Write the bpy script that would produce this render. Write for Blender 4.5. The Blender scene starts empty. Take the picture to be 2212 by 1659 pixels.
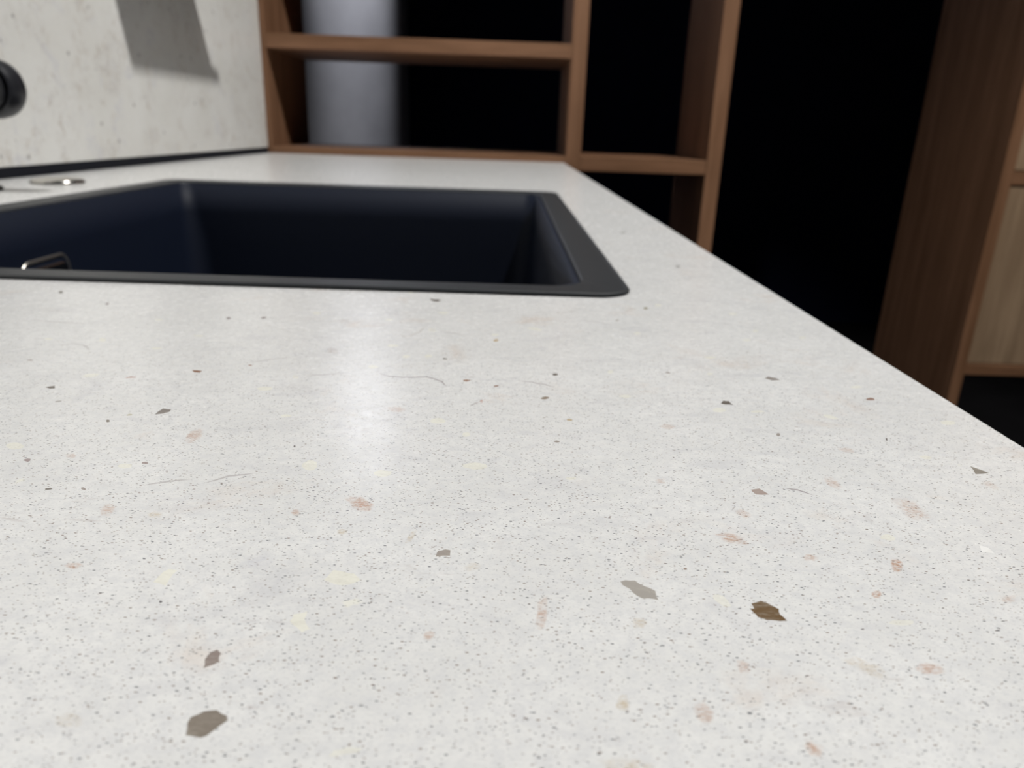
import bpy, bmesh, math, random
from mathutils import Vector, Matrix, noise
from mathutils.geometry import delaunay_2d_cdt
random.seed(7)
S = bpy.context.scene
COL = S.collection
H = 0.065            # eye height above the worktop (m)
ZT = 0.90            # worktop height above the floor (m)

# ------------------------------------------------------------------ camera
FPX = 1588.0
RW = ((0.99945002, 0.02944027, 0.01526186),
      (-0.00475544, -0.32823382, 0.94458454),
      (0.03281828, -0.94413761, -0.32791329))
cam = bpy.data.cameras.new('camera'); cob = bpy.data.objects.new('camera', cam); COL.objects.link(cob)
CAMP = Vector((0, 0, ZT + H))
cob.matrix_world = Matrix(((RW[0][0], -RW[0][1], -RW[0][2], CAMP.x),
                           (RW[1][0], -RW[1][1], -RW[1][2], CAMP.y),
                           (RW[2][0], -RW[2][1], -RW[2][2], CAMP.z), (0, 0, 0, 1)))
cam.sensor_width = 36; cam.lens = 36 * FPX / 2212; cam.clip_start = 0.005; cam.clip_end = 50
cam.dof.use_dof = True; cam.dof.focus_distance = 0.135; cam.dof.aperture_fstop = 24
S.camera = cob

# ------------------------------------------------------------------ world, exposure, lights
S.view_settings.view_transform = 'Standard'; S.view_settings.look = 'None'
S.view_settings.gamma = 1; S.view_settings.use_curve_mapping = False
S.view_settings.exposure = 0.0
w = bpy.data.worlds.new('world'); S.world = w; w.use_nodes = True
w.node_tree.nodes['Background'].inputs[0].default_value = (.75, .85, 1, 1)
w.node_tree.nodes['Background'].inputs[1].default_value = 0.02
CEIL = 2.60
# downlights: (x, y, watts, spot angle, radius, aim)
LIGHTS = [
    (0.60, 0.62, 133, 112, 0.030, (-0.05, 0.75, ZT), (1, .985, .955)),
    (1.75, 0.80, 95, 62, 0.035, (1.35, 1.64, ZT + .05), (1, .94, .85)),
    (-0.78, 2.90, 15, 26, 0.030, (-0.15, 0.40, ZT), (.84, .92, 1)),  # added unseen lamp, placed to draw a soft streak on the worktop
    (-0.561, 3.062, 700, 50, 0.035, (-0.60, 3.05, ZT - .3), (.95, .96, 1)),  # added unseen lamp, set close to shape the column's bright band
]

# ------------------------------------------------------------------ helpers
def tag(o, label=None, cat=None, group=None, kind=None):
    if label: o['label'] = label
    if cat: o['category'] = cat
    if group: o['group'] = group
    if kind: o['kind'] = kind
    return o
def empty(name, loc, label, cat, group=None):
    o = bpy.data.objects.new(name, None); COL.objects.link(o); o.location = loc; o.empty_display_size = .05
    return tag(o, label, cat, group)
def link(name, bm, mat, parent=None, smooth=False, autosm=False):
    me = bpy.data.meshes.new(name)
    bmesh.ops.recalc_face_normals(bm, faces=bm.faces)
    if parent: bm.transform(Matrix.Translation(-parent.matrix_basis.translation if parent.parent is None else -(parent.parent.matrix_basis.translation + parent.matrix_basis.translation)))
    bm.to_mesh(me); bm.free()
    for m in (mat if isinstance(mat, (list, tuple)) else [mat]): me.materials.append(m)
    if smooth or autosm:
        for p in me.polygons: p.use_smooth = True
    if autosm: me.set_sharp_from_angle(angle=math.radians(35))
    o = bpy.data.objects.new(name, me); COL.objects.link(o)
    if parent: o.parent = parent
    return o
def box(bm, x0, x1, y0, y1, z0, z1, bev=0.0):
    t = bmesh.new()
    bmesh.ops.create_cube(t, size=1)
    for v in t.verts: v.co = Vector((x0 + (v.co.x + .5) * (x1 - x0), y0 + (v.co.y + .5) * (y1 - y0), z0 + (v.co.z + .5) * (z1 - z0)))
    if bev: bmesh.ops.bevel(t, geom=list(t.edges), offset=bev, segments=2, affect='EDGES', profile=.6)
    me = bpy.data.meshes.new('t'); t.to_mesh(me); t.free(); bm.from_mesh(me); bpy.data.meshes.remove(me)
def boxes(*bs, bev=0.0):
    bm = bmesh.new()
    for b in bs: box(bm, *b, bev=bev)
    return bm
def lathe(bm, prof, c, axis='Z', n=48, cap=True):
    c = Vector(c); rings = []
    def P(r, h, a):
        u, v = r * math.cos(a), r * math.sin(a)
        return c + {'Z': Vector((u, v, h)), 'Y': Vector((u, h, v)), 'X': Vector((h, u, v))}[axis]
    for r, h in prof:
        if r < 1e-7: rings.append([bm.verts.new(P(0, h, 0))])
        else: rings.append([bm.verts.new(P(r, h, 2 * math.pi * i / n)) for i in range(n)])
    for a, b in zip(rings, rings[1:]):
        for i in range(n):
            j = (i + 1) % n
            if len(a) == 1 and len(b) == 1: continue
            if len(a) == 1: bm.faces.new((a[0], b[i], b[j]))
            elif len(b) == 1: bm.faces.new((a[i], b[0], a[j]))
            else: bm.faces.new((a[i], a[j], b[j], b[i]))
    if cap:
        for r in (rings[0], rings[-1]):
            if len(r) > 1: bm.faces.new(r)
def tube(bm, pts, r, n=24):
    pts = [Vector(p) for p in pts]; rings = []; up = None
    for i, p in enumerate(pts):
        t = (pts[min(i + 1, len(pts) - 1)] - pts[max(i - 1, 0)]).normalized()
        if up is None: up = t.orthogonal().normalized()
        up = (up - t * up.dot(t)).normalized(); s = t.cross(up)
        rr = r[i] if isinstance(r, (list, tuple)) else r
        rings.append([bm.verts.new(p + up * rr * math.cos(2 * math.pi * k / n) + s * rr * math.sin(2 * math.pi * k / n)) for k in range(n)])
    for a, b in zip(rings, rings[1:]):
        for k in range(n): bm.faces.new((a[k], a[(k + 1) % n], b[(k + 1) % n], b[k]))
    bm.faces.new(rings[0]); bm.faces.new(rings[-1])
def rrect(x0, x1, y0, y1, r, n=8):
    out = []
    for cx, cy, a0 in ((x1 - r, y1 - r, 0), (x0 + r, y1 - r, 90), (x0 + r, y0 + r, 180), (x1 - r, y0 + r, 270)):
        for i in range(n + 1):
            a = math.radians(a0 + 90 * i / n); out.append((cx + r * math.cos(a), cy + r * math.sin(a)))
    return out
def top_point(px, py):
    """the point of the worktop surface behind a pixel of the 2212 x 1659 photograph"""
    c = (px - 1106, py - 829.5, FPX)
    d = [sum(RW[k][i] * c[i] for i in range(3)) for k in range(3)]
    t = -H / d[2]
    return (d[0] * t, d[1] * t)

# ------------------------------------------------------------------ materials
def newmat(name, base=(.8, .8, .8), rough=.5, metal=0.0, spec=.5, coat=0.0):
    m = bpy.data.materials.new(name); m.use_nodes = True
    b = m.node_tree.nodes['Principled BSDF']
    b.inputs['Base Color'].default_value = (*base, 1); b.inputs['Roughness'].default_value = rough
    b.inputs['Metallic'].default_value = metal; b.inputs['Specular IOR Level'].default_value = spec
    b.inputs['Coat Weight'].default_value = coat
    return m
class NT:
    def __init__(s, m): s.t = m.node_tree; s.b = s.t.nodes['Principled BSDF']
    def n(s, typ, **kw):
        o = s.t.nodes.new(typ)
        for k, v in kw.items():
            if k.startswith('i_'): o.inputs[k[2:].replace('_', ' ')].default_value = v
            else: setattr(o, k, v)
        return o
    def l(s, a, b): s.t.links.new(a, b)
    def math(s, op, a, b=None, c=None, clamp=False):
        o = s.t.nodes.new('ShaderNodeMath'); o.operation = op; o.use_clamp = clamp
        for i, v in enumerate((a, b, c)):
            if v is None: continue
            if isinstance(v, (int, float)): o.inputs[i].default_value = v
            else: s.l(v, o.inputs[i])
        return o.outputs[0]
    def ramp(s, v, lo, hi, to0=0.0, to1=1.0):
        o = s.t.nodes.new('ShaderNodeMapRange'); o.interpolation_type = 'SMOOTHSTEP'
        s.l(v, o.inputs['Value'])
        for k, x in (('From Min', lo), ('From Max', hi), ('To Min', to0), ('To Max', to1)): o.inputs[k].default_value = x
        return o.outputs['Result']
    def mix(s, f, a, b):
        o = s.t.nodes.new('ShaderNodeMix'); o.data_type = 'RGBA'
        if isinstance(f, (int, float)): o.inputs[0].default_value = f
        else: s.l(f, o.inputs[0])
        for i, v in ((6, a), (7, b)):
            if isinstance(v, tuple): o.inputs[i].default_value = (*v[:3], 1)
            else: s.l(v, o.inputs[i])
        return o.outputs[2]
    def coord(s, scale=(1, 1, 1), rot=(0, 0, 0)):
        g = s.t.nodes.new('ShaderNodeNewGeometry'); mp = s.t.nodes.new('ShaderNodeMapping')
        mp.inputs['Scale'].default_value = scale; mp.inputs['Rotation'].default_value = rot
        s.l(g.outputs['Position'], mp.inputs['Vector']); return mp.outputs['Vector']
    def noise(s, vec, scale, detail=3.0, rough=.55, dist=0.0):
        o = s.n('ShaderNodeTexNoise', i_Scale=scale, i_Detail=detail, i_Roughness=rough, i_Distortion=dist)
        s.l(vec, o.inputs['Vector']); return o.outputs['Fac']

def stone_top():
    m = newmat('speckled_quartz', rough=.25, spec=.5); t = NT(m); P = t.coord()
    # soft mottling of the resin
    n1 = t.noise(P, 55, 5, .6); n2 = t.noise(P, 420, 4, .65); n3 = t.noise(t.coord((1, 1.6, 1), (0, 0, .5)), 1500, 3, .7)
    c = t.mix(t.ramp(n1, .3, .7), (.765, .765, .755), (.83, .83, .822))
    c = t.mix(t.ramp(n2, .40, .66, 0, .65), c, (.70, .705, .715))
    c = t.mix(t.ramp(n3, .50, .68, 0, .50), c, (.60, .605, .62))
    # warm blushes
    n4 = t.noise(P, 38, 6, .65, .6)
    c = t.mix(t.ramp(n4, .57, .76, 0, .32), c, (.62, .47, .36))
    n7 = t.noise(t.coord((.55, 1, 1), (0, 0, .25)), 95, 6, .68, .9)
    c = t.mix(t.ramp(n7, .52, .74, 0, .50), c, (.60, .60, .625))
    n8 = t.noise(t.coord((.4, 1, 1), (0, 0, -.2)), 150, 5, .7, 1.4)
    c = t.mix(t.math('MULTIPLY', t.ramp(n8, .60, .74), t.ramp(n1, .42, .62, 0, .55)), c, (.46, .41, .40))
    # cream flakes
    v = t.n('ShaderNodeTexVoronoi', i_Scale=58, i_Randomness=1.0); vec = t.n('ShaderNodeVectorMath', operation='ADD')
    dn = t.n('ShaderNodeTexNoise', i_Scale=260, i_Detail=2); t.l(P, dn.inputs['Vector'])
    sc = t.n('ShaderNodeVectorMath', operation='SCALE'); sc.inputs['Scale'].default_value = .006
    t.l(dn.outputs['Color'], sc.inputs[0]); t.l(P, vec.inputs[0]); t.l(sc.outputs[0], vec.inputs[1]); t.l(vec.outputs[0], v.inputs['Vector'])
    sp = t.n('ShaderNodeSeparateColor'); t.l(v.outputs['Color'], sp.inputs[0])
    pick = t.math('GREATER_THAN', sp.outputs[0], .90)
    rad = t.math('MULTIPLY_ADD', sp.outputs[1], .10, .05)
    fl = t.math('MULTIPLY', pick, t.ramp(t.math('SUBTRACT', rad, v.outputs['Distance']), -.01, .03))
    c = t.mix(t.math('MULTIPLY', fl, .7), c, (.86, .85, .76))
    # fine dark flecks, two sizes, gathered in looser and denser drifts
    dens = t.noise(P, 26, 4, .6)
    for scl, rot, amt, thr, strength, st in ((1650, .45, .135, .0, .92, .45), (2300, -.2, .16, .0, .66, .5), (1000, .8, .09, .50, .9, .42)):
        vv = t.n('ShaderNodeTexVoronoi', i_Scale=scl, i_Randomness=1.0)
        t.l(t.coord((st, 1.0, 1), (0, 0, rot)), vv.inputs['Vector'])
        s3 = t.n('ShaderNodeSeparateColor'); t.l(vv.outputs['Color'], s3.inputs[0])
        lim = t.math('SUBTRACT', thr + .36, t.math('MULTIPLY', dens, .72))
        on = t.math('GREATER_THAN', s3.outputs[0], lim)
        rr = t.math('MULTIPLY_ADD', s3.outputs[1], amt, amt * .6)
        k = t.math('MULTIPLY', on, t.ramp(t.math('SUBTRACT', rr, vv.outputs['Distance']), -.03, .06))
        tone = t.mix(s3.outputs[2], (.10, .11, .13), (.24, .18, .15))
        c = t.mix(t.math('MULTIPLY', k, strength), c, tone)
    # larger inlaid chips and stains carried by the mesh
    a = t.n('ShaderNodeAttribute', attribute_name='chip'); ac = t.n('ShaderNodeAttribute', attribute_name='chip_tint'); af = t.n('ShaderNodeAttribute', attribute_name='soft')
    nn = t.noise(P, 900, 5, .7); nb = t.noise(P, 240, 3, .6)
    nk = t.noise(t.coord((.6, 1, 1), (0, 0, .4)), 1700, 3, .7)
    soft = t.math('MULTIPLY', t.ramp(t.math('MULTIPLY', a.outputs['Fac'], t.math('ADD', nn, nb)), .36, .85), t.ramp(nk, .36, .60, .25, 1.0))
    hard = t.ramp(a.outputs['Fac'], .1, .8)
    isoft = t.math('GREATER_THAN', af.outputs['Fac'], .5)
    msk = t.n('ShaderNodeMix'); t.l(isoft, msk.inputs[0]); t.l(hard, msk.inputs[2]); t.l(soft, msk.inputs[3])
    tint = t.mix(t.ramp(t.noise(t.coord((.35, 1, 1), (0, 0, -.6)), 700, 5, .75), .42, .68, 0, .30), ac.outputs['Color'], (.52, .49, .43))
    c = t.mix(t.math('MULTIPLY', msk.outputs[0], ac.outputs['Alpha']), c, tint)
    t.l(c, t.b.inputs['Base Color'])
    t.l(t.ramp(t.noise(P, 300, 3), .3, .7, .22, .28), t.b.inputs['Roughness'])
    return m
def stone_wall():
    m = newmat('veined_splashback', rough=.38); t = NT(m); P = t.coord()
    n1 = t.noise(P, 9, 6, .6, .5); n2 = t.noise(t.coord((1, 1, .6)), 95, 5, .7, .8); n3 = t.noise(P, 16, 5, .6, 1.2); n4 = t.noise(P, 300, 3, .6)
    c = t.mix(t.ramp(n1, .3, .7), (.70, .69, .655), (.755, .75, .725))
    c = t.mix(t.ramp(n4, .4, .75, 0, .25), c, (.60, .60, .60))
    c = t.mix(t.math('MULTIPLY', t.ramp(n3, .44, .62), t.ramp(n2, .48, .68, 0, .60)), c, (.47, .40, .33))
    n5 = t.noise(t.coord((1, 1, .5), (.3, 0, 0)), 110, 4, .7, .6)
    c = t.mix(t.math('MULTIPLY', t.ramp(n3, .50, .68), t.ramp(n5, .60, .72, 0, .8)), c, (.25, .22, .22))
    n6 = t.noise(P, 30, 5, .65, 1.0)
    c = t.mix(t.ramp(n6, .55, .72, 0, .45), c, (.55, .55, .60))
    n9 = t.noise(t.coord((1, 1, .7), (.5, 0, 0)), 42, 6, .72, 2.2); ridge = t.math('ABSOLUTE', t.math('SUBTRACT', n9, .5))
    c = t.mix(t.math('MULTIPLY', t.ramp(ridge, 0, .022, 1, 0), t.ramp(n3, .48, .62, 0, .55)), c, (.34, .30, .30))
    v = t.n('ShaderNodeTexVoronoi', i_Scale=38, i_Randomness=1.0); t.l(P, v.inputs['Vector'])
    sp = t.n('ShaderNodeSeparateColor'); t.l(v.outputs['Color'], sp.inputs[0])
    k = t.math('MULTIPLY', t.math('GREATER_THAN', sp.outputs[0], .70), t.ramp(v.outputs['Distance'], .05, .13, 1, 0))
    c = t.mix(t.math('MULTIPLY', k, .75), c, (.20, .18, .18))
    t.l(c, t.b.inputs['Base Color']); return m
def wood(name, dark, light, stretch, rough=.5):
    m = newmat(name, rough=rough, spec=.22); t = NT(m)
    P = t.coord(stretch)
    a = t.noise(P, 34, 5, .6, .35); b = t.noise(P, 160, 4, .6, .1); l = t.noise(t.coord(), 3.0, 2)
    c = t.mix(t.ramp(a, .32, .68), dark, light)
    c = t.mix(t.ramp(b, .45, .75, 0, .5), c, tuple(x * .6 for x in dark))
    c = t.mix(t.ramp(l, .3, .7, 0, .25), c, tuple(x * 1.15 for x in light))
    t.l(c, t.b.inputs['Base Color'])
    bp = t.n('ShaderNodeBump', i_Strength=.12, i_Distance=.001); t.l(b, bp.inputs['Height']); t.l(bp.outputs[0], t.b.inputs['Normal'])
    return m
def plain(name, c, rough, var=.1, scale=30, metal=0.0, spec=.5, bump=0.0):
    m = newmat(name, c, rough, metal, spec); t = NT(m); n = t.noise(t.coord(), scale, 4)
    t.l(t.mix(t.ramp(n, .3, .7), tuple(x * (1 - var) for x in c), tuple(x * (1 + var) for x in c)), t.b.inputs['Base Color'])
    if bump:
        bp = t.n('ShaderNodeBump', i_Strength=bump, i_Distance=.0004); t.l(t.noise(t.coord(), 1800, 2), bp.inputs['Height']); t.l(bp.outputs[0], t.b.inputs['Normal'])
    return m
WAL_D, WAL_L = (.140, .070, .036), (.230, .122, .070)
M_top = stone_top(); M_wall = stone_wall()
M_wx = wood('walnut_along_x', WAL_D, WAL_L, (.06, 1, 1)); M_wz = wood('walnut_upright', WAL_D, WAL_L, (1, 1, .06))
M_oak = wood('pale_walnut_front', (.22, .15, .095), (.33, .235, .155), (1, 1, .05))
M_rim = plain('black_composite_lit_rim', (.027, .030, .034), .42, .12, 900, bump=.25)  # same composite as the bowl; the rim's stronger light is put into the colour
M_sink = plain('black_composite_shaded_bowl', (.0028, .0065, .019), .6, .15, 900, spec=.3, bump=.25)  # bowl copy of the composite, its shade put into a darker base colour
M_black = plain('matt_black_metal', (.018, .019, .024), .38, .1, 200)
M_strip = plain('black_profile', (.004, .005, .010), .6, .1, 100, spec=.2)
M_chrome = newmat('chrome', (.66, .64, .60), .20, 1.0)
M_brush = newmat('satin_chrome', (.72, .69, .63), .34, 1.0)
M_dark = plain('dark_navy_paint', (.009, .014, .045), .8, .1, 5, spec=.2)
M_floor = plain('dark_floor', (.012, .012, .015), .6, .15, 6, spec=.3)
M_conc = plain('grey_plaster', (.31, .312, .34), .7, .06, 8, spec=.3)
M_cab = plain('black_laminate', (.015, .016, .02), .5, .1, 60)
M_lampm = plain('lamp_housing', (.03, .03, .03), .5, .1, 60)
M_glow = newmat('lamp_lens', (1, 1, 1), .5)
M_glow.node_tree.nodes['Principled BSDF'].inputs['Emission Color'].default_value = (1, .97, .9, 1)
M_glow.node_tree.nodes['Principled BSDF'].inputs['Emission Strength'].default_value = 2.5

# ------------------------------------------------------------------ dimensions
XE = 1.862 * H            # front edge of the worktop
XB = -7.80 * H            # face of the splashback
D = 25.2 * H              # front plane of the shelving
DR = 29.9 * H             # rear plane of the shelving
SX0, SX1, SY0, SY1 = -5.60 * H, .842 * H, 4.60 * H, 12.68 * H   # outside of the sink rim
RIM = .30 * H

# ------------------------------------------------------------------ the room
def struct(name, bm, m): return tag(link(name, bm, m), kind='structure')
RX0, RX1, RY0, RY1 = -2.2, 3.2, -1.9, 4.0
struct('floor', boxes((RX0, RX1, RY0, RY1, -.05, 0)), M_floor)
struct('ceiling', boxes((RX0, RX1, RY0, RY1, CEIL, CEIL + .05)), M_dark)
struct('wall_back', boxes((RX0, RX1, RY1, RY1 + .08, 0, CEIL)), M_dark)
struct('wall_front', boxes((RX0, RX1, RY0 - .08, RY0, 0, CEIL)), M_dark)
struct('wall_right', boxes((RX1, RX1 + .08, RY0, RY1, 0, CEIL)), M_dark)
struct('wall_left', boxes((XB - .14, XB - .0205, RY0, D - .001, 0, CEIL)), M_dark)
struct('wall_far_left', boxes((RX0 - .08, RX0, RY0, RY1, 0, CEIL)), M_dark)
# splashback slab and the black profile below it
sb = link('splashback_panel', boxes((XB - .020, XB, -1.2, D - .0012, ZT + .175 * H, ZT + .75), bev=.0008), M_wall)
tag(sb, 'off-white stone splashback panel with fine brown veins on the left wall', 'splashback')
pr = link('sealing_strip', boxes((XB - .020, XB + .0004, -1.2, D - .0014, ZT + .0003, ZT + .175 * H - .0002), bev=.0003), M_strip)
tag(pr, 'thin black profile strip between the splashback and the worktop', 'trim strip')

# ------------------------------------------------------------------ worktop
def worktop():
    x0, x1, y0, y1 = XB - .0195, XE, -1.2, D - .0012
    bv = .0012; TH = .012
    verts, edges, info = [], [], {}
    def add_loop(pts, data=None, closed=True):
        b = len(verts)
        for i, p in enumerate(pts):
            verts.append(Vector(p)); info[b + i] = data[i] if isinstance(data, list) else data
        for i in range(len(pts) - (0 if closed else 1)): edges.append((b + i, b + (i + 1) % len(pts)))
    add_loop([(x0, y0), (x1 - bv, y0), (x1 - bv, y1), (x0, y1)])
    hole = rrect(SX0 + .004, SX1 - .004, SY0 + .004, SY1 - .004, .014, 6)
    add_loop(hole)
    used = []
    def chip(poly, col, alpha=1.0, soft=False, inset=.86, px=True):
        P = [Vector(top_point(*p)) if px else Vector(p) for p in poly]
        c = sum(P, Vector((0, 0))) / len(P)
        R = max((p - c).length for p in P)
        if not (x0 + R < c.x < x1 - R - .002 and y0 < c.y - R and c.y + R < y1): return
        if c.x + R > SX0 and c.x - R < SX1 + .001 and c.y + R > SY0 - .0005 and c.y - R < SY1 + .001: return
        for uc, ur in used:
            if (uc - c).length < ur + R + .0002: return
        used.append((c, R))
        Q = []
        for i, p in enumerate(P):                      # break up straight runs
            q = P[(i + 1) % len(P)]; Q.append(p)
            if (q - p).length > .0012 and not soft:
                m = (p + q) / 2; d = (q - p).orthogonal() * random.uniform(-.07, .07); Q.append(m + d)
        rgba = (*col, alpha)
        add_loop(Q, (0.0, rgba, 1.0 if soft else 0.0))
        if soft:
            add_loop([c + (p - c) * .5 for p in Q], (.62, rgba, 1.0)); verts.append(c); info[len(verts) - 1] = (1.0, rgba, 1.0)
        else: add_loop([c + (p - c) * inset for p in Q], (1.0, rgba, 0.0))
    def z8(s, off, pts): return [(x / s + off[0], y / s + off[1]) for x, y in pts]
    A8, A7, B7, C7 = (1.989, (1100, 600)), (2.011, (0, 600)), (3.16, (1200, 1100)), (2.967, (200, 1100))
    taupe, dgrey, lgrey, pink, cream, rust, tan, brown = (.245, .21, .175), (.15, .13, .115), (.40, .375, .345), (.36, .29, .26), (.85, .84, .745), (.46, .225, .115), (.54, .43, .28), (.16, .10, .05)
    chip([(398, 1590), (402, 1562), (410, 1548), (440, 1535), (470, 1532), (493, 1545), (495, 1556), (478, 1567), (445, 1592), (432, 1596)], taupe)
    chip([(438, 1445), (441, 1425), (455, 1408), (470, 1402), (478, 1410), (474, 1430), (462, 1436)], (.29, .24, .22))
    chip(z8(*B7, [(435, 490), (470, 480), (540, 482), (590, 515), (640, 535), (690, 560), (712, 625), (640, 612), (600, 615), (550, 590), (505, 545), (450, 515)]), lgrey)
    chip(z8(*B7, [(1330, 640), (1400, 620), (1480, 655), (1530, 680), (1540, 720), (1590, 765), (1540, 768), (1440, 760), (1380, 740), (1345, 705), (1318, 675), (1350, 678)]), brown)
    chip([(333, 896), (352, 882), (371, 884), (366, 890), (350, 894)], (.225, .20, .185))
    chip([(1556, 872), (1562, 865), (1575, 866), (1585, 875), (1570, 874)], dgrey)
    chip(z8(*A8, [(1095, 432), (1110, 424), (1145, 430), (1165, 440), (1130, 442)]), (.31, .28, .26))
    chip(z8(*A8, [(1978, 808), (2066, 840), (2003, 845)]), (.27, .25, .22))
    chip(z8(*A8, [(1035, 910), (1075, 905), (1120, 932), (1060, 932)]), (.42, .34, .31))
    chip(z8(*A8, [(2015, 1145), (2060, 1160), (2085, 1185), (2030, 1180)]), (.90, .90, .89))
    chip([(940, 1203), (945, 1190), (962, 1186), (974, 1188), (973, 1201)], (.36, .32, .29))
    chip([(97, 836), (118, 833), (119, 839), (108, 840)], dgrey)
    chip([(414, 799), (437, 801), (433, 805), (418, 804)], (.25, .12, .07))
    chip([(928, 645), (955, 648), (946, 652), (936, 651)], dgrey)
    for s in (z8(*C7, [(1475, 455), (1500, 430), (1540, 385), (1600, 395), (1680, 410), (1725, 455), (1680, 475), (1600, 490), (1540, 480)]),
              z8(*C7, [(380, 470), (450, 400), (490, 380), (550, 390), (500, 440), (470, 495)]),
              z8(*C7, [(1260, 720), (1285, 670), (1380, 650), (1360, 700), (1395, 770), (1340, 795), (1310, 760)])):
        chip(s, cream, .85)
    chip(z8(*C7, [(1500, 1590), (1540, 1545), (1640, 1520), (1740, 1530), (1700, 1560), (1600, 1575)]), cream, .6)
    def ell(cx, cy, rx, ry, a=0, n=11, j=.16):
        a = math.radians(a); o = []
        for i in range(n):
            t = 2 * math.pi * i / n; k = 1 + random.uniform(-j, j)
            u, v = rx * k * math.cos(t), ry * k * math.sin(t)
            o.append((cx + u * math.cos(a) - v * math.sin(a), cy + u * math.sin(a) + v * math.cos(a)))
        return o
    def e7(x, y, rx, ry, a=0): return ell(x / 2.011, 600 + y / 2.011, rx / 2.011, ry / 2.011, a)
    def e8(x, y, rx, ry, a=0): return ell(1100 + x / 1.989, 600 + y / 1.989, rx / 1.989, ry / 1.989, a)
    for q in [(65, 730, 38, 18), (1345, 815, 36, 22), (1660, 850, 48, 17), (2070, 818, 58, 17), (545, 817, 32, 12), (1905, 622, 34, 13), (2025, 682, 18, 11), (1620, 388, 22, 9),
              (1765, 342, 18, 7), (1860, 340, 18, 7), (1705, 295, 26, 6), (1878, 227, 20, 8), (1925, 152, 24, 6), (1375, 154, 20, 6), (1150, 482, 36, 9), (1240, 600, 25, 7), (445, 270, 16, 9),
              (1285, 430, 16, 8), (860, 252, 24, 4), (690, 182, 20, 4), (2150, 248, 18, 5), (210, 266, 20, 5), (680, 307, 26, 5), (1690, 182, 18, 4)]:
        chip(e7(*q), cream, .75)
    for q in [(900, 568, 32, 11), (1065, 575, 32, 6), (1380, 598, 35, 9, 14), (1885, 624, 36, 11, 4), (500, 510, 28, 7), (865, 342, 26, 5), (110, 220, 34, 6, 10), (435, 404, 14, 7), (1260, 257, 16, 6),
              (1490, 470, 30, 5), (862, 413, 16, 5), (1625, 1115, 36, 14, 8), (1790, 772, 28, 8, 10), (265, 862, 25, 7), (960, 156, 20, 5), (640, 118, 18, 6), (550, 238, 16, 5), (1058, 229, 14, 5), (1020, 268, 20, 5)]:
        chip(e8(*q), cream, .7)
    for q in [(1950, 1345, 28, 7), (1560, 1298, 22, 10, 30)]: chip(ell(*q), cream, .6)
    # small dark or tawny grains
    for x, y, rx, ry, c in [(132, 631, 6, 3, dgrey), (1199, 809, 8, 3, dgrey), (1178, 860, 10, 3.5, (.26, .20, .15)), (1230, 907, 7, 3, tan), (1203, 954, 8, 2.5, (.34, .30, .27)), (1880, 862, 12, 3.5, (.30, .18, .14)),
                            (961, 775, 6, 2, dgrey), (494, 687, 5, 3, (.25, .21, .22)), (514, 685, 7, 3.5, (.24, .19, .19)), (570, 686, 6, 3, (.24, .2, .2)), (232, 656, 5, 3, (.3, .26, .27)), (104, 1056, 9, 2.6, dgrey),
                            (180, 1056, 6, 3, (.34, .29, .27)), (59, 994, 9, 3.5, (.36, .29, .29)), (313, 1000, 10, 2.6, (.34, .27, .26)), (234, 909, 4.5, 3.5, (.16, .13, .10)), (1681, 939, 5, 4, (.33, .29, .27)),
                            (1395, 666, 6, 3, (.36, .33, .24)), (1464, 576, 7, 2.5, (.4, .39, .38)), (1312, 549, 6, 2.5, (.33, .32, .31)), (1347, 503, 7, 2.5, (.42, .41, .40)), (1915, 949, 2.2, 4, (.10, .08, .07)),
                            (1008, 822, 9, 2.5, (.34, .19, .13)), (1072, 834, 6, 2, (.3, .18, .14)), (1072, 735, 7, 3.5, tan), (1040, 867, 4, 3, (.5, .2, .14)), (1333, 692, 4, 2, (.4, .37, .35)), (540, 789, 5, 2, (.33, .19, .14)),
                            (282, 815, 14, 2, (.52, .36, .33)), (65, 778, 8, 2, (.42, .37, .36)), (126, 867, 8, 2.5, (.44, .42, .41)), (280, 896, 9, 2.5, (.5, .47, .36)), (787, 799, 8, 2.5, (.5, .33, .25)),
                            (1443, 805, 6, 2, (.38, .34, .33)), (347, 1300, 4, 3, (.12, .11, .12)), (1480, 1229, 5, 2.5, (.22, .13, .08)), (636, 964, 2.5, 2.5, (.14, .12, .12))]:
        chip(ell(x, y, rx, ry, random.uniform(-8, 8), 8, .25), c, .95, inset=.7)
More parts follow.
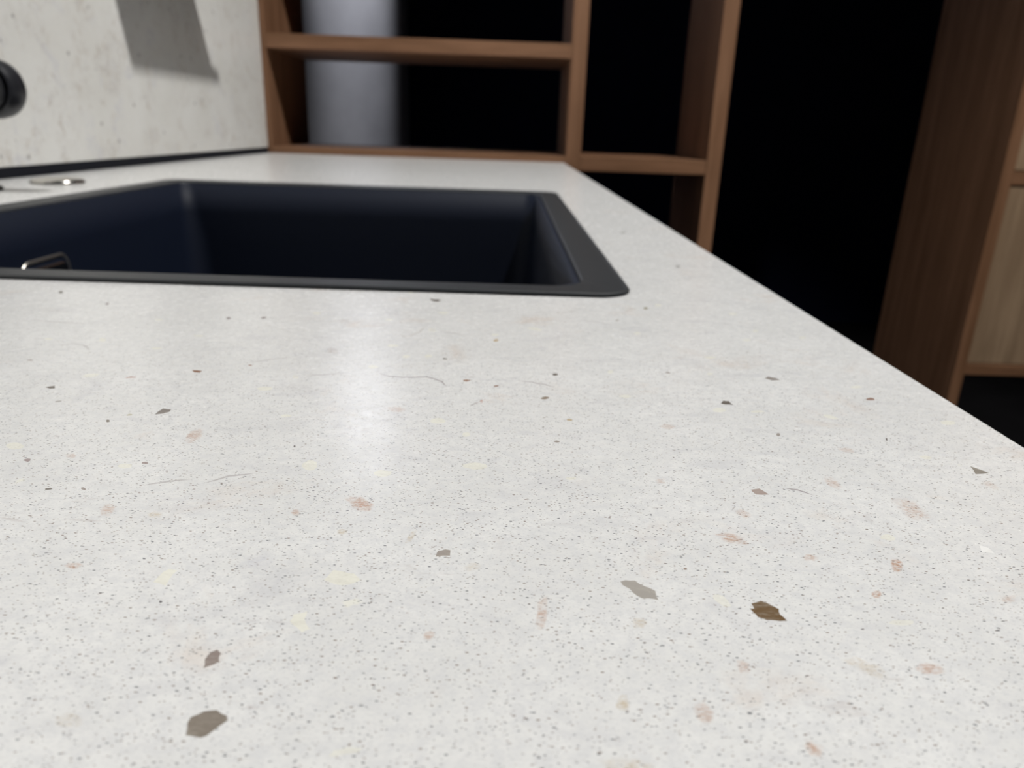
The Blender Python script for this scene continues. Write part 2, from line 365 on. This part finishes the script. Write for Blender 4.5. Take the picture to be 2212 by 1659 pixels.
    # soft rusty and tawny stains
    for x, y, rx, ry, a, c, al in [(778, 1088, 34, 17, 18, rust, .8), (1170, 1328, 15, 46, 6, rust, .62), (1938, 1222, 15, 22, -20, rust, .85), (1952, 1247, 22, 10, 8, rust, .7), (2010, 1445, 34, 18, 12, rust, .62),
                                   (1582, 1163, 44, 13, 14, rust, .75), (1970, 1102, 56, 20, 25, rust, .42), (1683, 1093, 40, 14, 18, rust, .5), (1801, 1045, 28, 12, 38, rust, .42), (1248, 1058, 18, 10, -20, rust, .5),
                                   (1427, 1040, 14, 8, 0, rust, .42), (1442, 921, 20, 7, 0, rust, .4), (1708, 1075, 24, 14, 0, tan, .6), (417, 941, 24, 16, -30, rust, .6), (855, 884, 24, 8, 0, rust, .4),
                                   (720, 758, 16, 9, 0, (.42, .35, .33), .55), (795, 998, 56, 17, 4, (.47, .41, .36), .55), (1500, 1300, 60, 20, 10, rust, .5), (1752, 1338, 28, 14, -10, rust, .6), (1605, 1440, 22, 15, 25, rust, .45),
                                   (1520, 1540, 34, 20, 45, rust, .55), (1345, 1520, 18, 22, 0, tan, .7), (1758, 1618, 34, 18, 30, rust, .7), (1862, 1202, 36, 12, 10, rust, .6), (926, 1374, 16, 12, -30, rust, .6),
                                   (345, 1276, 36, 12, 0, tan, .6), (232, 1102, 22, 14, -20, rust, .5), (158, 1222, 22, 8, 0, rust, .55), (1895, 1284, 14, 10, 0, rust, .7), (1380, 1345, 20, 16, 0, tan, .5),
                                   (1120, 1395, 40, 16, -20, tan, .5), (638, 1108, 12, 9, 0, rust, .5), (740, 1148, 16, 8, 0, tan, .6), (888, 1160, 22, 7, -50, tan, .55), (1750, 1205, 20, 9, 0, rust, .5), (1605, 1110, 24, 10, 20, rust, .35),
                                   (2140, 1048, 22, 8, 20, rust, .3), (2180, 1295, 20, 12, 0, rust, .4), (1870, 1440, 60, 18, 25, tan, .4), (153, 985, 14, 7, 0, rust, .45), (335, 1112, 20, 9, 0, tan, .5), (1015, 1185, 14, 18, 30, rust, .45),
                                   (1350, 1660, 70, 26, 5, tan, .5), (150, 1555, 40, 20, 0, tan, .3), (1830, 972, 22, 7, 10, rust, .35), (1020, 1225, 26, 10, -15, tan, .3), (1290, 1385, 26, 16, 10, tan, .35),
                                   (1560, 1410, 30, 30, 40, rust, .35), (300, 1330, 70, 34, -20, (.62, .62, .68), .5), (560, 1215, 60, 24, -10, (.60, .60, .66), .4), (560, 730, 60, 8, 0, (.6, .6, .63), .5), (390, 734, 26, 5, 0, (.45, .44, .47), .6),
                                   (230, 740, 30, 7, -10, (.58, .57, .58), .6), (930, 690, 36, 10, 0, (.56, .52, .48), .5), (695, 692, 40, 5, 0, (.5, .47, .45), .6), (740, 694, 24, 5, 0, (.5, .44, .40), .6)]:
        chip(ell(x, y, rx * 1.35, ry * 1.35, a, 12, .2), c, al, True)
    # hair-thin veins
    def vein(pts, wpx, col, al):
        wd = []
        P = [top_point(*p) for p in pts]
        for i in range(len(P) - 1):
            a, b = Vector(P[i]), Vector(P[i + 1]); n = max(2, int((b - a).length / .003))
            for k in range(n): wd.append(a.lerp(b, k / n))
        wd.append(Vector(P[-1]))
        wd = [p + Vector((noise.noise((p.x * 300, p.y * 300, 0)), noise.noise((p.x * 300, p.y * 300, 9)))) * .0007 for p in wd]
        c = sum(wd, Vector((0, 0))) / len(wd)
        L, Rr = [], []
        for i, p in enumerate(wd):
            d = (wd[min(i + 1, len(wd) - 1)] - wd[max(0, i - 1)]).normalized(); nrm = Vector((-d.y, d.x))
            k = wpx * (.25 + math.sin(math.pi * i / (len(wd) - 1)))
            L.append(p + nrm * k); Rr.append(p - nrm * k)
        rgba = (*col, al)
        add_loop(L + Rr[::-1], (0.0, rgba, 0.0)); add_loop(wd[1:-1], (1.0, rgba, 0.0), closed=False)
    gv = (.36, .32, .34)
    vein(z8(*A7, [(1640, 412), (1690, 427), (1760, 433), (1850, 430), (1920, 452), (1955, 478)]), .00045, gv, 1.0)
    vein(z8(*A7, [(238, 300), (310, 286), (360, 293), (395, 322)]), .0006, (.46, .44, .45), .6)
    vein(z8(*A7, [(1684, 240), (1770, 256), (1822, 236), (1850, 208)]), .0006, (.45, .41, .38), .55)
    vein(z8(*A7, [(70, 108), (150, 98), (240, 95)]), .0005, (.36, .34, .36), .7)
    vein(z8(*A8, [(28, 440), (95, 448), (150, 458), (208, 476)]), .0004, gv, .9)
    vein(z8(*A8, [(1180, 905), (1240, 913), (1310, 935)]), .0004, gv, .9)
    vein(z8(*A8, [(210, 152), (260, 147), (300, 136)]), .0006, (.44, .41, .40), .5)
    for a, b in (((640, 690), (790, 700)), ((520, 786), (640, 770)), ((940, 712), (1010, 725)), ((300, 1050), (420, 1035)), ((430, 1045), (560, 1020)), ((1240, 690), (1330, 704)), ((60, 690), (200, 700)), ((1010, 880), (1045, 862)), ((640, 812), (760, 806))):
        m = ((a[0] + b[0]) / 2, (a[1] + b[1]) / 2 + random.uniform(-4, 4)); vein([a, m, b], .0005, (.44, .41, .42), .7)
    r = delaunay_2d_cdt([v for v in verts], edges, [], 0, 1e-7)
    ov, of, orig = r[0], r[2], r[3]
    bm = bmesh.new(); la = bm.verts.layers.float.new('chip'); lc = bm.verts.layers.float_color.new('chip_tint'); lf = bm.verts.layers.float.new('soft')
    bv_ = []
    for p, o in zip(ov, orig):
        v = bm.verts.new((p.x, p.y, ZT)); bv_.append(v)
        d = next((info[i] for i in o if info.get(i)), None)
        if d: v[la], v[lc], v[lf] = d
    for f in of:
        c = sum((ov[i] for i in f), Vector((0, 0))) / len(f)
        if SX0 + .004 < c.x < SX1 - .004 and SY0 + .004 < c.y < SY1 - .004:
            # inside the cut-out unless in a rounded corner
            inside = True
            for cx, sx in ((SX0 + .018, -1), (SX1 - .018, 1)):
                for cy, sy in ((SY0 + .018, -1), (SY1 - .018, 1)):
                    if (c.x - cx) * sx > 0 and (c.y - cy) * sy > 0 and (c - Vector((cx, cy))).length > .014: inside = False
            if inside: continue
        bm.faces.new([bv_[i] for i in f])
    bm.faces.ensure_lookup_table()
    # give the slab thickness: drop every open edge, with an eased front arris
    bmesh.ops.recalc_face_normals(bm, faces=bm.faces)
    if bm.faces[0].normal.z < 0: bmesh.ops.reverse_faces(bm, faces=bm.faces)
    loose = [v for v in bm.verts if not v.link_faces]; bmesh.ops.delete(bm, geom=loose, context='VERTS')
    edge = [e for e in bm.edges if len(e.link_faces) == 1]
    r1 = bmesh.ops.extrude_edge_only(bm, edges=edge)['geom']; nv = [g for g in r1 if isinstance(g, bmesh.types.BMVert)]
    for v in nv:
        v.co.z -= bv
        if abs(v.co.x - (x1 - bv)) < 1e-5: v.co.x = x1
    e2 = [g for g in r1 if isinstance(g, bmesh.types.BMEdge)]
    r2 = bmesh.ops.extrude_edge_only(bm, edges=e2)['geom']
    for v in (g for g in r2 if isinstance(g, bmesh.types.BMVert)): v.co.z = ZT - TH
    me_o = link('worktop', bm, M_top)
    return tag(me_o, 'white speckled quartz worktop with cream, grey and rusty chips around the black sink', 'worktop')
worktop()

# ------------------------------------------------------------------ sink
sink = empty('kitchen_sink', ((SX0 + SX1) / 2, (SY0 + SY1) / 2, ZT), 'black composite rectangular kitchen sink set into the white worktop', 'sink')
def loft(bm, loops):
    rs = [[bm.verts.new(p) for p in L] for L in loops]
    for a, b in zip(rs, rs[1:]):
        n = len(a)
        for i in range(n): bm.faces.new((a[i], a[(i + 1) % n], b[(i + 1) % n], b[i]))
    return rs
def ring(ins, z, r, n=10): return [(x, y, ZT + z) for x, y in rrect(SX0 + ins, SX1 - ins, SY0 + ins, SY1 - ins, r, n)]
bm = bmesh.new()
loft(bm, [ring(.0006, .0001, .016), ring(0, .0004, .0165), ring(0, .0009, .0165), ring(.0004, .0015, .016), ring(.0012, .0018, .0155), ring(.0022, .0013, .015), ring(.0034, .0012, .0145),
          ring(RIM - .0015, .0010, .0165), ring(RIM - .0004, .0006, .0160), ring(RIM, .0002, .0158), ring(RIM + .0001, -.0003, .0158), ring(.0052, -.0016, .0125), ring(.0050, .0001, .013)])
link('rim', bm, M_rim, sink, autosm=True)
bm = bmesh.new(); DEPTH = .195
L = [ring(RIM - .0002, -.0005, .0158), ring(RIM + .0012, -.03, .020), ring(RIM + .0025, -.06, .026), ring(RIM + .006, -DEPTH + .03, .030), ring(RIM + .008, -DEPTH + .012, .030), ring(RIM + .013, -DEPTH + .004, .032), ring(RIM + .022, -DEPTH, .035)]
rs = loft(bm, L)
cxs, cys = (SX0 + SX1) / 2, (SY0 + SY1) / 2
dr = [bm.verts.new((cxs + .056 * math.cos(2 * math.pi * i / 44 + math.pi / 4 * 0), cys + .056 * math.sin(2 * math.pi * i / 44), ZT - DEPTH - .003)) for i in range(44)]
src = rs[-1]
ang = lambda v: math.atan2(v.co.y - cys, v.co.x - cxs) % (2 * math.pi)
src_s = sorted(src, key=ang)
for i in range(44): bm.faces.new((src_s[i], src_s[(i + 1) % 44], dr[(i + 1) % 44], dr[i]))
bowl = link('bowl', bm, M_sink, sink, autosm=True)
sm = bowl.modifiers.new('thickness', 'SOLIDIFY'); sm.thickness = .004; sm.offset = -1
bm = bmesh.new(); zz = ZT - DEPTH - .003
lathe(bm, [(.0565, -.006), (.0565, .0012), (.054, .0018), (.047, .0008), (.043, -.004), (.038, -.004), (.037, .0005), (.02, .002), (0, .0025)], (cxs, cys, zz), n=48, cap=False)
link('drain', bm, M_chrome, sink, autosm=True)
# overflow on the left inner wall: chrome frame standing off a recessed plate
ovr = bpy.data.objects.new('overflow', None)
OX = SX0 + RIM + .003; OY0, OY1 = 7.90 * H, 8.84 * H; OZ1 = ZT - .548 * H; OZ0 = OZ1 - .055
def rr_yz(y0, y1, z0, z1, r, x, n=7): return [(x, a, b) for a, b in rrect(y0, y1, z0, z1, r, n)]
bm = bmesh.new()
fr = [(0, -.002), (0, .0020)] + [(.0014 - .0014 * math.cos(a), .0020 + .0016 * math.sin(a)) for a in [math.pi * k / 8 for k in range(1, 8)]] + [(.0028, .0020), (.0028, -.002)]
loft(bm, [rr_yz(OY0 + q, OY1 - q, OZ0 + q, OZ1 - q, .0115 - q, OX + h) for q, h in fr])
of = link('overflow_frame', bm, M_brush, sink, autosm=True); of['label'] = 'chrome overflow frame'
bm = bmesh.new()
rs = loft(bm, [rr_yz(OY0 + .0062, OY1 - .0062, OZ0 + .0062, OZ1 - .0062, .006, OX - .001), rr_yz(OY0 + .0062, OY1 - .0062, OZ0 + .0062, OZ1 - .0062, .006, OX + .0046), rr_yz(OY0 + .0072, OY1 - .0072, OZ0 + .0072, OZ1 - .0072, .0052, OX + .0054)])
bm.faces.new(rs[-1])
link('overflow_cover', bm, M_chrome, sink, autosm=True)['label'] = 'chrome overflow cover plate'
bpy.data.objects.remove(ovr)

# ------------------------------------------------------------------ pop-up knob on the worktop
kn = bmesh.new(); kc = (-6.76 * H, 11.5 * H, ZT)
lathe(kn, [(0, .0002), (.0232, .0002), (.0238, .0008), (.0236, .0022), (.0225, .0036), (.0205, .0044), (.014, .0056), (.006, .0062), (0, .0063)], kc, n=64, cap=False)
tag(link('tap_hole_cap', kn, M_chrome, autosm=True), 'round low chrome cap lying on the worktop between sink and wall', 'cap')

# ------------------------------------------------------------------ faucet
FX, FY = -7.10 * H, 10.1 * H
fa = empty('kitchen_faucet', (FX, FY, ZT), 'matt black kitchen faucet at the left edge behind the sink', 'faucet')
bm = bmesh.new(); lathe(bm, [(0, .0001), (.0230, .0001), (.0236, .0012), (.0230, .0030), (.016, .0052), (0, .0052)], (FX, FY, ZT), n=48, cap=False); link('base_flange', bm, M_black, fa, autosm=True)
bm = bmesh.new(); lathe(bm, [(.0135, .005), (.0135, .16), (.0125, .162), (0, .162)], (FX, FY, ZT), n=36, cap=False); link('column', bm, M_black, fa, autosm=True)
bm = bmesh.new(); pts = [(FX, FY, ZT + .161), (FX, FY, ZT + .33)]
for i in range(1, 17):
    a = math.pi * i / 16; pts.append((FX + .10 - .10 * math.cos(a), FY, ZT + .33 + .10 * math.sin(a)))
pts.append((FX + .20, FY, ZT + .27)); tube(bm, pts, .0105); link('spout', bm, M_black, fa, autosm=True)
bm = bmesh.new(); lathe(bm, [(0, 0), (.010, 0), (.0115, .001), (.0125, .004), (.0125, .028), (.011, .030), (0, .030)], (FX + .20, FY, ZT + .241), n=32, cap=False); link('aerator', bm, M_black, fa, autosm=True)
HX, HY, HZ = -6.45 * H, 9.75 * H, ZT + 1.265 * H
bm = bmesh.new(); tube(bm, [(FX, FY + .004, HZ), (HX - .006, HY + .022, HZ)], .011); link('handle_arm', bm, M_black, fa, autosm=True)
bm = bmesh.new()
lathe(bm, [(0, .026), (.012, .026), (.019, .024), (.0226, .018), (.0236, .011), (.0230, .004), (.0214, 0), (.0200, -.0008), (.0188, .0004), (.0184, .003), (.0172, .003), (.0170, -.0002), (.0155, -.0014), (0, -.002)], (HX, HY, HZ), 'Y', 64, cap=False)
link('handle', bm, M_black, fa, autosm=True)

# ------------------------------------------------------------------ base cabinet under the worktop
bc = empty('base_cabinet', (0, .2, 0), 'black base cabinet carrying the white worktop', 'cabinet')
bx0, bx1, by0, by1 = XB - .018, XE - .045, -1.19, D - .004
link('carcass', boxes((bx0, bx0 + .016, by0, by1, .10, ZT - .0125), (bx1 - .018, bx1 - .0005, by0, by1, .10, ZT - .0125), (bx0 + .0165, bx1 - .0185, by0, by0 + .018, .10, ZT - .0125), (bx0 + .0165, bx1 - .0185, by1 - .018, by1, .10, ZT - .0125), (bx0 + .0165, bx1 - .0185, by0 + .0185, by1 - .0185, .10, .118)), M_cab, bc)
link('plinth', boxes((bx0, bx1 - .05, by0 + .01, by1 - .01, 0, .0995)), M_cab, bc)
dn = 5; dw = (by1 - by0) / dn
for i in range(dn):
    d = link('door', boxes((bx1, bx1 + .018, by0 + i * dw + .002, by0 + (i + 1) * dw - .002, .105, ZT - .05), bev=.001), M_cab, bc)

# ------------------------------------------------------------------ shelving
TP = .49 * H
sh = empty('shelving_unit', (0, D, 0), 'tall open walnut shelving unit at the far end of the worktop', 'shelving')
TOPZ = 2.50
U = [(XB - .0203, XB + .0095), (1.912 * H, 1.912 * H + TP), (6.55 * H, 6.55 * H + TP)]
for a, b in U: link('upright', boxes((a, b, D, DR, 0, TOPZ), bev=.0008), M_wz, sh)
e = .0002
def shelf(i, z0, z1): link('shelf', boxes((U[i][1] + e, U[i + 1][0] - e, D + .0008, DR - .001, z0, z1), bev=.0008), M_wx, sh)
B0, B1 = ZT - .235 * H, ZT + .215 * H
shelf(0, B0, B1); shelf(1, B0, B1)
shelf(0, ZT + 3.15 * H, ZT + 3.57 * H); shelf(0, ZT + 7.3 * H, ZT + 7.72 * H)
shelf(0, .42, .448); shelf(1, .35, .378); shelf(0, .02, .048); shelf(1, .02, .048); shelf(1, 1.85, 1.878)
shelf(0, TOPZ - .03, TOPZ - .002); shelf(1, TOPZ - .03, TOPZ - .002)

# ------------------------------------------------------------------ tall cabinet on the right
DR2 = 31.0 * H
CX0 = 16.37 * H; CX1 = CX0 + .56; st = .40 * H
tc = empty('tall_cabinet', ((CX0 + CX1) / 2, D, 0), 'tall walnut cabinet with flat wooden doors at the right edge', 'cabinet')
link('side_panel', boxes((CX0, CX0 + st, D, DR2, 0, TOPZ), bev=.0008), M_wz, tc)
link('side_panel', boxes((CX1 - st, CX1, D, DR2, 0, TOPZ), bev=.0008), M_wz, tc)
RZ = [(ZT - 6.88 * H, ZT - 6.48 * H), (ZT - .22 * H, ZT + .22 * H), (ZT + 7.2 * H, ZT + 7.6 * H), (TOPZ - .03, TOPZ - .002), (.05, .078)]
for z0, z1 in RZ: link('shelf', boxes((CX0 + st + e, CX1 - st - e, D + .0008, DR2 - .006, z0, z1), bev=.0008), M_wx, tc)
link('back_panel', boxes((CX0 + st + e, CX1 - st - e, DR2 - .0055, DR2 - .0005, ZT - 6.9 * H, TOPZ - .04)), M_wz, tc)
g = .0022
for z0, z1 in ((RZ[0][1], RZ[1][0]), (RZ[1][1], RZ[2][0]), (RZ[2][1], RZ[3][0])):
    link('door', boxes((CX0 + st + g, CX1 - st - g, D + .004, D + .022, z0 + g, z1 - g), bev=.0008), M_oak, tc)

# ------------------------------------------------------------------ column behind the shelving
bm = bmesh.new(); lathe(bm, [(.300, 0), (.300, CEIL - .001)], (-.735, 3.40, 0), n=96)
tag(link('round_column', bm, M_conc, autosm=True), 'round grey column standing behind the open shelving', 'column')

# ------------------------------------------------------------------ wall shelf above the frame (its shade falls on the splashback)
ws = empty('wall_shelf', (XB, 1.10, ZT + .405), 'black metal wall shelf on the splashback above the worktop', 'shelf')
link('board', boxes((XB + .0005, XB + .20, .9895, 1.229, ZT + .407, ZT + .413), bev=.0005), M_black, ws)
link('front_rail', boxes((XB + .2003, XB + .2063, .9895, 1.2468, ZT + .405, ZT + .4165), bev=.0005), M_black, ws)

# ------------------------------------------------------------------ ceiling downlights; the two behind the shelving are added for effect
for k, (x, y, wt, ang_, rad, aim, colr) in enumerate(LIGHTS):
    pos = ['above the sink side of the worktop', 'over the aisle in front of the tall cabinet', 'behind the open shelving, added for a bright streak on the worktop', 'behind the open shelving, added to brighten the round column'][k]
    dl = empty('ceiling_downlight', (x, y, CEIL), 'small round black ceiling downlight ' + pos, 'downlight', None)
    bm = bmesh.new(); lathe(bm, [(.045, -.0003), (.045, -.05), (.038, -.05), (.038, -.0100), (.0375, -.0100), (.0375, -.0003)], (x, y, CEIL), n=40, cap=False); link('housing', bm, M_lampm, dl, autosm=True)
    bm = bmesh.new(); lathe(bm, [(0, -.012), (.0372, -.012), (.0372, -.0105), (0, -.0105)], (x, y, CEIL), n=32, cap=False); link('lens', bm, M_glow, dl)
    ld = bpy.data.lights.new('downlight_beam', 'SPOT'); ld.energy = wt; ld.spot_size = math.radians(ang_); ld.spot_blend = .7; ld.shadow_soft_size = rad; ld.color = colr
    lo = bpy.data.objects.new('downlight_beam', ld); COL.objects.link(lo); lo.parent = dl; lo.location = (0, 0, -.06)
    dvec = Vector(aim) - Vector((x, y, CEIL - .06)); lo.rotation_euler = dvec.to_track_quat('-Z', 'Y').to_euler()
